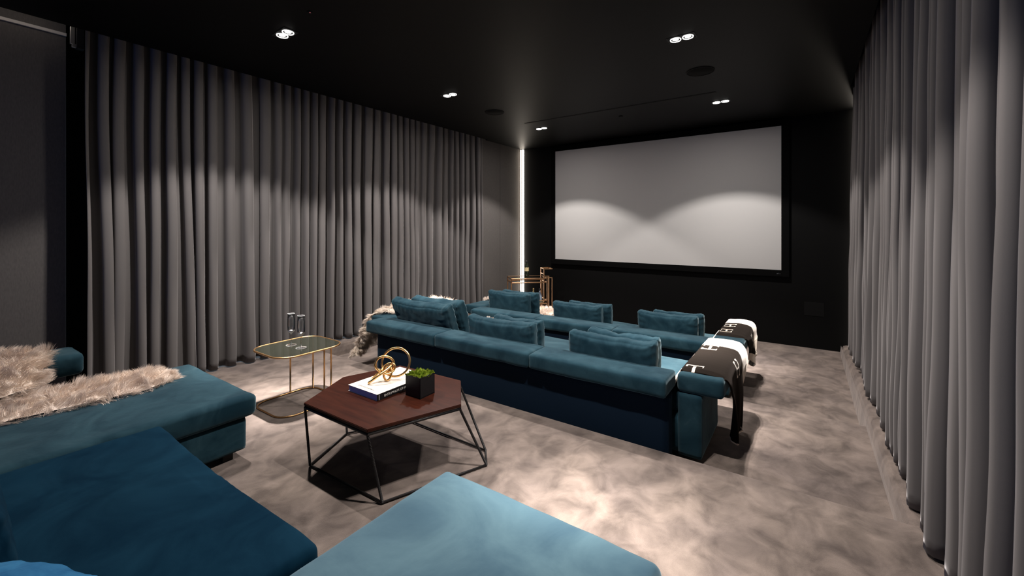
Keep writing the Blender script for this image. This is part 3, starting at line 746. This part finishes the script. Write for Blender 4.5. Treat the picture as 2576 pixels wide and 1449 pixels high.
# ------------------------------------------------------------ bar trolley, diagonal in the far left corner
ct = thing('bar_trolley', 'rose gold square-tube bar trolley set diagonally in the corner by the light strip', 'bar trolley', (-4.42, 6.90, ZL), PI / 4)
def sq(bm, a_, b_, r=.0095):
    a_, b_ = Vector(a_), Vector(b_); lo = [min(a_[i], b_[i]) - r for i in range(3)]; hi = [max(a_[i], b_[i]) + r for i in range(3)]
    add_box(bm, lo[0], hi[0], lo[1], hi[1], lo[2], hi[2], .0015, 1)
L2, D2, HT = .345, .205, .82
bm = bmesh.new()
for nm_, zz_ in (('top_frame', (HT, HT - .075)), ('shelf_frame', (.40, .34))):
    bm = bmesh.new()
    for z in zz_:
        for y in (-D2, D2): sq(bm, (-L2, y, z), (L2, y, z))
        for x in (-L2, L2): sq(bm, (x, -D2, z), (x, D2, z))
    for x in (-L2, L2):
        for y in (-D2, D2): sq(bm, (x, y, zz_[0]), (x, y, zz_[1]))
    link_bm(nm_, bm, M_copper, ct, smooth=False)
bm = bmesh.new()
sq(bm, (-L2, -D2, .12), (L2, -D2, .12)); sq(bm, (-L2, D2, .12), (L2, D2, .12)); sq(bm, (L2, -D2, .12), (L2, D2, .12)); sq(bm, (-L2, -D2, .12), (-L2, D2, .12))
link_bm('lower_frame', bm, M_copper, ct, smooth=False)
for x, y in ((-L2, -D2), (-L2, D2), (L2, -D2), (L2, D2)):
    bm = bmesh.new(); sq(bm, (x, y, .01), (x, y, HT)); link_bm('post', bm, M_copper, ct, smooth=False)
bm = bmesh.new()
for y in (-.12, .12):
    sq(bm, (L2 - .04, y, .36), (L2 - .04, y, .99)); sq(bm, (L2 - .04, y, .99), (L2 + .12, y, .99)); sq(bm, (L2 + .12, y, .01), (L2 + .12, y, HT)); sq(bm, (L2, y, HT), (L2 + .12, y, HT))
sq(bm, (L2 - .04, -.12, .99), (L2 - .04, .12, .99)); sq(bm, (L2 - .04, -.12, .89), (L2 - .04, .12, .89)); sq(bm, (L2 + .12, -.12, .99), (L2 + .12, .12, .99))
link_bm('handle', bm, M_copper, ct, smooth=False)
for z in (HT, .345):
    bm = bmesh.new(); add_box(bm, -L2 + .008, L2 - .008, -D2 + .008, D2 - .008, z - .003, z + .004)
    link_bm('shelf', bm, glass('shelf_glass', (.55, .5, .45)) if z > .5 else M_smoke, ct, smooth=False)
bm = bmesh.new()
for z in (.44, .48): sq(bm, (-L2 + .05, D2 - .02, z), (L2 - .05, D2 - .02, z), .004)
link_bm('shelf_rail', bm, M_copper, ct, smooth=False)
def cw(lx, ly, z):
    c_ = math.cos(PI / 4); return (-4.42 + lx * c_ - ly * c_, 6.90 + lx * c_ + ly * c_, ZL + z)
def bottle(name, loc, prof, mt, label, cap=None, lab=None, cat='bottle'):
    t = thing(name, label, cat, loc, group='bottles on the bar trolley')
    bm = bmesh.new(); add_lathe(bm, prof, n=24); link_bm('glass_body', bm, mt, t)
    if cap: bm = bmesh.new(); add_lathe(bm, cap[0], n=20); link_bm('stopper', bm, cap[1], t)
    if lab:
        bm = bmesh.new(); add_lathe(bm, [(lab[2], lab[0]), (lab[2], lab[1])], n=24); link_bm('bottle_label', bm, lab[3], t)
    return t
M_green = mat('dark_bottle_green', (.012, .016, .008), .08, spec=.8)
M_label = mat('pale_label', (.62, .52, .30), .4)
M_goldfoil = mat('gold_foil', (.55, .42, .20), .35, .8)
bottle('champagne_bottle', cw(-.02, -.05, HT + .004), [(0, 0), (.042, 0), (.044, .01), (.044, .17), (.040, .20), (.022, .25), (.0155, .28), (.015, .315), (0, .315)], M_green,
       'dark champagne bottle with pale label standing on top of the bar trolley', ([(.0155, .285), (.0168, .29), (.0168, .325), (0, .327)], M_black), (.125, .195, .0445, M_label))
M_amber = mat('amber_spirit', (.65, .25, .04), .08, spec=.8); M_amber.node_tree.nodes['Principled BSDF'].inputs['Transmission Weight'].default_value = .7
bottle('decanter', cw(.02, -.10, .349), [(0, 0), (.045, 0), (.047, .01), (.047, .10), (.03, .125), (.015, .135), (.016, .16), (0, .16)], M_amber,
       'short amber spirit decanter on the lower shelf of the bar trolley', ([(.012, .16), (.02, .175), (.014, .195), (0, .2)], M_glass))
M_yel = mat('pale_gold_spirit', (.55, .45, .22), .08, spec=.8); M_yel.node_tree.nodes['Principled BSDF'].inputs['Transmission Weight'].default_value = .6
bottle('spirit_bottle', cw(.10, -.11, .349), [(0, 0), (.036, 0), (.038, .01), (.038, .15), (.030, .18), (.014, .21), (.013, .25), (0, .25)], M_yel,
       'slim pale gold bottle between decanter and clear bottle on the lower trolley shelf', ([(.0135, .25), (.016, .255), (.016, .275), (0, .276)], M_goldfoil))
M_clr = mat('frosted_clear', (.35, .45, .60), .12, spec=.8); M_clr.node_tree.nodes['Principled BSDF'].inputs['Transmission Weight'].default_value = .8
bottle('vodka_bottle', cw(.22, -.12, .349), [(0, 0), (.040, 0), (.043, .01), (.043, .12), (.036, .16), (.014, .20), (.013, .235), (0, .235)], M_clr,
       'clear bluish bottle at the right end of the lower trolley shelf', ([(.0145, .232), (.017, .236), (.017, .27), (0, .272)], M_black))
bottle('liqueur_bottle', cw(-.16, -.08, .349), [(0, 0), (.033, 0), (.035, .01), (.035, .13), (.026, .16), (.012, .18), (.012, .21), (0, .21)], M_green,
       'short dark bottle at the left of the lower trolley shelf', ([(.013, .205), (.016, .21), (.016, .23), (0, .231)], M_black))

# ------------------------------------------------------------ fur throws
def grid_surface(f, nu, nv):
    P_ = [[f(i / nu, j / nv) for j in range(nv + 1)] for i in range(nu + 1)]
    def ev(u, v):
        a_, b_ = u * nu, v * nv; i, j = min(int(a_), nu - 1), min(int(b_), nv - 1); s, t_ = a_ - i, b_ - j
        p00, p10, p01, p11 = P_[i][j], P_[i + 1][j], P_[i][j + 1], P_[i + 1][j + 1]
        p = p00 * (1 - s) * (1 - t_) + p10 * s * (1 - t_) + p01 * (1 - s) * t_ + p11 * s * t_
        n_ = (p10 - p00).cross(p01 - p00)
        n_ = n_.normalized() if n_.length > 1e-9 else Vector((0, 0, 1))
        return p, n_
    vs = [P_[i][j].copy() for i in range(nu + 1) for j in range(nv + 1)]
    fs = [(i * (nv + 1) + j, (i + 1) * (nv + 1) + j, (i + 1) * (nv + 1) + j + 1, i * (nv + 1) + j + 1) for i in range(nu) for j in range(nv)]
    return ev, vs, fs
def polyline(pts):
    pts = [Vector(p) for p in pts]; L_ = [0]
    for a_, b_ in zip(pts, pts[1:]): L_.append(L_[-1] + (b_ - a_).length)
    def f(s):
        d = s * L_[-1]
        for i in range(len(pts) - 1):
            if d <= L_[i + 1] or i == len(pts) - 2:
                k = (d - L_[i]) / max(1e-6, L_[i + 1] - L_[i]); k2 = max(0, min(1, k))
                p0, p1, p2, p3 = pts[max(i - 1, 0)], pts[i], pts[i + 1], pts[min(i + 2, len(pts) - 1)]
                return .5 * ((2 * p1) + (p2 - p0) * k2 + (2 * p0 - 5 * p1 + 4 * p2 - p3) * k2 ** 2 + (3 * p1 - p0 - 3 * p2 + p3) * k2 ** 3)
    return f
def fur(name, label, strips, mt, count, length, width, seed, comb=(0, 0, 0), clump=.04, up=.6, both=False):
    """strips: list of (edge polyline A, edge polyline B, lift)"""
    vs, fs = [], []
    for (A, B_, lift, frac) in strips:
        fa, fb = polyline(A), polyline(B_)
        n0 = (fa(.15) - fa(.05)).cross(fb(.1) - fa(.1)); sg = 1 if n0.z > 0 else -1
        def f(u, v):
            p = fa(u).lerp(fb(u), v)
            bulge = math.sin(PI * max(0, min(1, v))) ** .6 * math.sin(PI * max(.0, min(1, u))) ** .35
            d = (fb(u) - fa(u)); e = (fa(min(1, u + .05)) - fa(max(0, u - .05)))
            n_ = e.cross(d); n_ = n_.normalized() * sg if n_.length > 1e-9 else Vector((0, 0, 1))
            return p + n_ * lift * bulge + n_ * .012 * nz(p.x, p.y, p.z, 9, seed)
        ev0, _a, _b = grid_surface(f, 30, 14); _c, v2, f2 = grid_surface(lambda u, v: f(.05 + .9 * u, .06 + .88 * v), 30, 14)
        def ev(u, v):
            p, n_ = ev0(u, v); n_ = n_ * sg
            e = (fb(u) - fa(u)).normalized(); g = (fa(min(1, u + .03)) - fa(max(0, u - .03))).normalized()
            n_ = n_ - e * 1.3 * max(0, 1 - v / .14) + e * 1.3 * max(0, 1 - (1 - v) / .14) + g * 1.3 * max(0, 1 - (1 - u) / .10) - g * 1.0 * max(0, 1 - u / .06)
            return p, n_.normalized()
        o_ = len(vs); vs += v2; fs += [tuple(o_ + k for k in q) for q in f2]
        strands(ev, int(count * 2.0 * frac), length, width * .72, comb, seed, clump, up, .32, vs, fs)
        if both: strands(lambda u, v: (lambda r_: (r_[0], -r_[1]))(ev(u, v)), int(count * frac), length, width * .72, comb, seed + 1, clump, up, .32, vs, fs)
    o = link_pd(name, vs, fs, mt); tag(o, label, 'fur throw'); return o
zs = .420
fur('fur_throw', 'shaggy cream fur throw trailing over the left foreground chaise', [
    # long tongue lying forward on the seat
    ([(-4.02, .28, zs), (-4.03, .60, zs), (-4.01, .85, zs), (-3.98, 1.03, zs), (-3.84, 1.14, zs - .004)],
     [(-3.60, .20, zs), (-3.56, .45, zs), (-3.52, .75, zs), (-3.55, .98, zs), (-3.66, 1.12, zs - .004)], .045, .55),
    # gathered heap up against and over the arm
    ([(-4.50, .05, .615), (-4.48, .25, .625), (-4.45, .45, .63), (-4.42, .62, .615)],
     [(-3.72, -.02, .47), (-3.76, .14, .47), (-3.84, .32, .46), (-4.00, .52, .45)], .09, .45),
], M_fur, 17000, .058, .0011, 3, (.25, .25, 0), .045, .55)
# throw over the left arm of the middle sofa, down to the ledge
za = ZM + .63
fur('fur_throw', 'long grey-beige fur throw hanging over the left arm of the middle sofa to the floor', [
    ([(-3.75, 3.42, za - .03), (-3.95, 3.36, za + .0), (-4.12, 3.24, za + .01), (-4.23, 3.14, za - .06), (-4.26, 3.05, .22), (-4.27, 2.98, .05), (-4.26, 2.93, .03)],
     [(-3.62, 4.05, za + .02), (-3.86, 4.15, za + .05), (-4.10, 4.10, za + .05), (-4.25, 3.80, za - .05), (-4.30, 3.45, .22), (-4.32, 3.22, .05), (-4.30, 3.16, .03)], .03, 1.0),
], M_fur_g, 13000, .062, .0014, 6, (0, -.2, -.45), .05, .6, True)
fur('fur_throw', 'cream fur lying on the brightly lit left seat of the middle sofa', [
    ([(-2.95, 3.72, .335), (-2.95, 3.95, .335), (-2.97, 4.16, .33)], [(-3.42, 3.72, .335), (-3.42, 3.95, .335), (-3.42, 4.16, .33)], .03, 1.0),
], M_fur, 3500, .05, .0014, 9, (.1, 0, 0), .05, .6)
zf_ = ZL + .62
fur('fur_throw', 'pale fur throw over the left arm of the front sofa', [
    ([(-3.788, 5.495, zf_ - .10), (-3.948, 5.495, zf_ - .04), (-4.140, 5.442, zf_), (-4.268, 5.314, zf_ - .01)],
     [(-3.734, 5.975, zf_ - .10), (-3.948, 5.975, zf_ - .04), (-4.140, 5.975, zf_ + .01), (-4.289, 5.869, zf_ - .01)], .035, 1.0),
], M_fur, 3500, .05, .0018, 12, (-.1, 0, .1), .05, .6)
fur('fur_throw', 'bright cream fur on the seat of the front sofa, beside the tall cushion', [
    ([(-3.094, 5.442, .175), (-3.073, 5.655, .175), (-3.094, 5.890, .175)], [(-3.521, 5.442, .175), (-3.521, 5.655, .175), (-3.521, 5.890, .175)], .03, 1.0),
], M_fur, 2500, .05, .0018, 13, (.1, 0, 0), .05, .6)

# ------------------------------------------------------------ wool blankets with letters, draped over the right arms
def Hglyph(a, b, w_, h_, th=.20, sf=.16):
    """a along the stems (0..1 over w_), b across them; True inside a slab-serif H lying on its side"""
    a /= w_; b /= h_
    if not (0 <= a <= 1 and 0 <= b <= 1): return False
    if b < th or b > 1 - th: return True if (.0 <= a <= 1) and (th * .0 <= b) and ((b < th * .62 or b > 1 - th * .62) or a < .10 or a > .90) else False
    if .43 < a < .57: return True
    if (a < .10 or a > .90) and (b < th * 1.5 or b > 1 - th * 1.5): return True
    return False
def blanket(name, label, xl, xr, y0, y1, ztop, zseat, ztip, ytip, letters, seed, tips=1):
    NU, NV = 150, 190
    r = .045
    # drape path in x-z: from seat, over the pad, down outside
    path = polyline([(xl - .10, 0, zseat + .01), (xl - .045, 0, zseat + .05), (xl - .012, 0, ztop - .06), (xl + .02, 0, ztop + .004), (xl + .09, 0, ztop + .012), ((xl + xr) / 2, 0, ztop + .016),
                     (xr - .07, 0, ztop + .012), (xr - .012, 0, ztop - .004), (xr + .022, 0, ztop - .05), (xr + .032, 0, ztop - .14), (xr + .040, 0, (ztop + ztip) / 2), (xr + .035, 0, ztip + .08), (xr + .028, 0, ztip)])
    Ltot = .10 + .15 + (xr - xl) + (ztop - ztip)
    vs, fs, mi = [], [], []
    uh = (.22 + (xr - xl)) / Ltot
    for i in range(NU + 1):
        u = i / NU; p = path(u); k = max(0, (u - uh) / (1 - uh))
        kk = k ** .8
        for j in range(NV + 1):
            v = j / NV
            ya, yb_ = y0 + .012 * nz(u * 5, 0, seed), y1 + .015 * nz(u * 5, 3, seed)
            y = ya + (yb_ - ya) * v
            if k > 0:     # hanging part gathers towards the tip
                half = (.5 * (y1 - y0)) * (1 - kk) + .085 * kk
                c_ = ((y0 + y1) / 2) * (1 - kk) + ytip * kk
                if tips == 2: half = (.5 * (y1 - y0)) * (1 - kk) + .10 * kk
                y = c_ + (v - .5) * 2 * half
            x = p.x; z = p.z
            if k > 0:
                x += .05 * min(1, k * 4) * max(0, v - .72) / .28 * (tips == 1) * (1 - k) + .030 * kk * math.sin(v * 9.5 + seed) + .006 * math.sin(v * 31) * k
                z += (.16 * (v) ** 2) * k * (1 if tips == 1 else .3) - .0
                if tips == 2: z += .05 * k * math.cos(v * 2 * PI) 
            else:
                z += .005 * nz(u * 6, v * 3, seed, 1) + .003 * abs(nz(u * 3, v * 14, seed + 2, 1))
                if u < .12: z += 0
            if 1:
                z -= .020 * max(0, 1 - v / .035) * (k == 0) * (u > .2)
            vs.append((x, y, z))
    for i in range(NU):
        for j in range(NV):
            a0 = i * (NV + 1) + j; fs.append((a0, a0 + 1, a0 + NV + 2, a0 + NV + 1))
            L_ = (i + .5) / NU * Ltot; s_ = (j + .5) / NV * (y1 - y0)
            cr_ = (L_ < .20) or (s_ > (y1 - y0) - .25 - .03 * math.sin(L_ * 3)) or L_ > Ltot - (.02 if tips == 1 else .12)
            dk = not cr_
            for (la, lb, lw, lh) in letters:
                if Hglyph(L_ - la, s_ - lb, lw, lh): dk = not cr_ and False
            mi.append(1 if dk else 0)
    o = link_pd(name, vs, fs, None, mats=[M_cream, M_brown], mi=mi)
    m = o.modifiers.new('thick', 'SOLIDIFY'); m.thickness = .011; m.offset = 1
    tag(o, label, 'blanket'); return o
blanket('wool_blanket', 'brown and cream H-lettered wool blanket on the right arm of the middle sofa', -.755, -.455, 3.215, 4.24, ZM + .620, ZM + .45, -.09, 3.56,
        [(.235, .60, .13, .15), (.235, -.045, .13, .15), (.52, .42, .13, .12)], 2)
blanket('wool_blanket', 'brown and cream H-lettered wool blanket on the right arm of the front sofa', -.823, -.523, 5.10, 6.02, ZL + .620, ZL + .45, -.04, 5.50,
        [(.235, .42, .13, .15), (.235, .12, .13, .14), (.56, .30, .12, .12)], 5, tips=2)
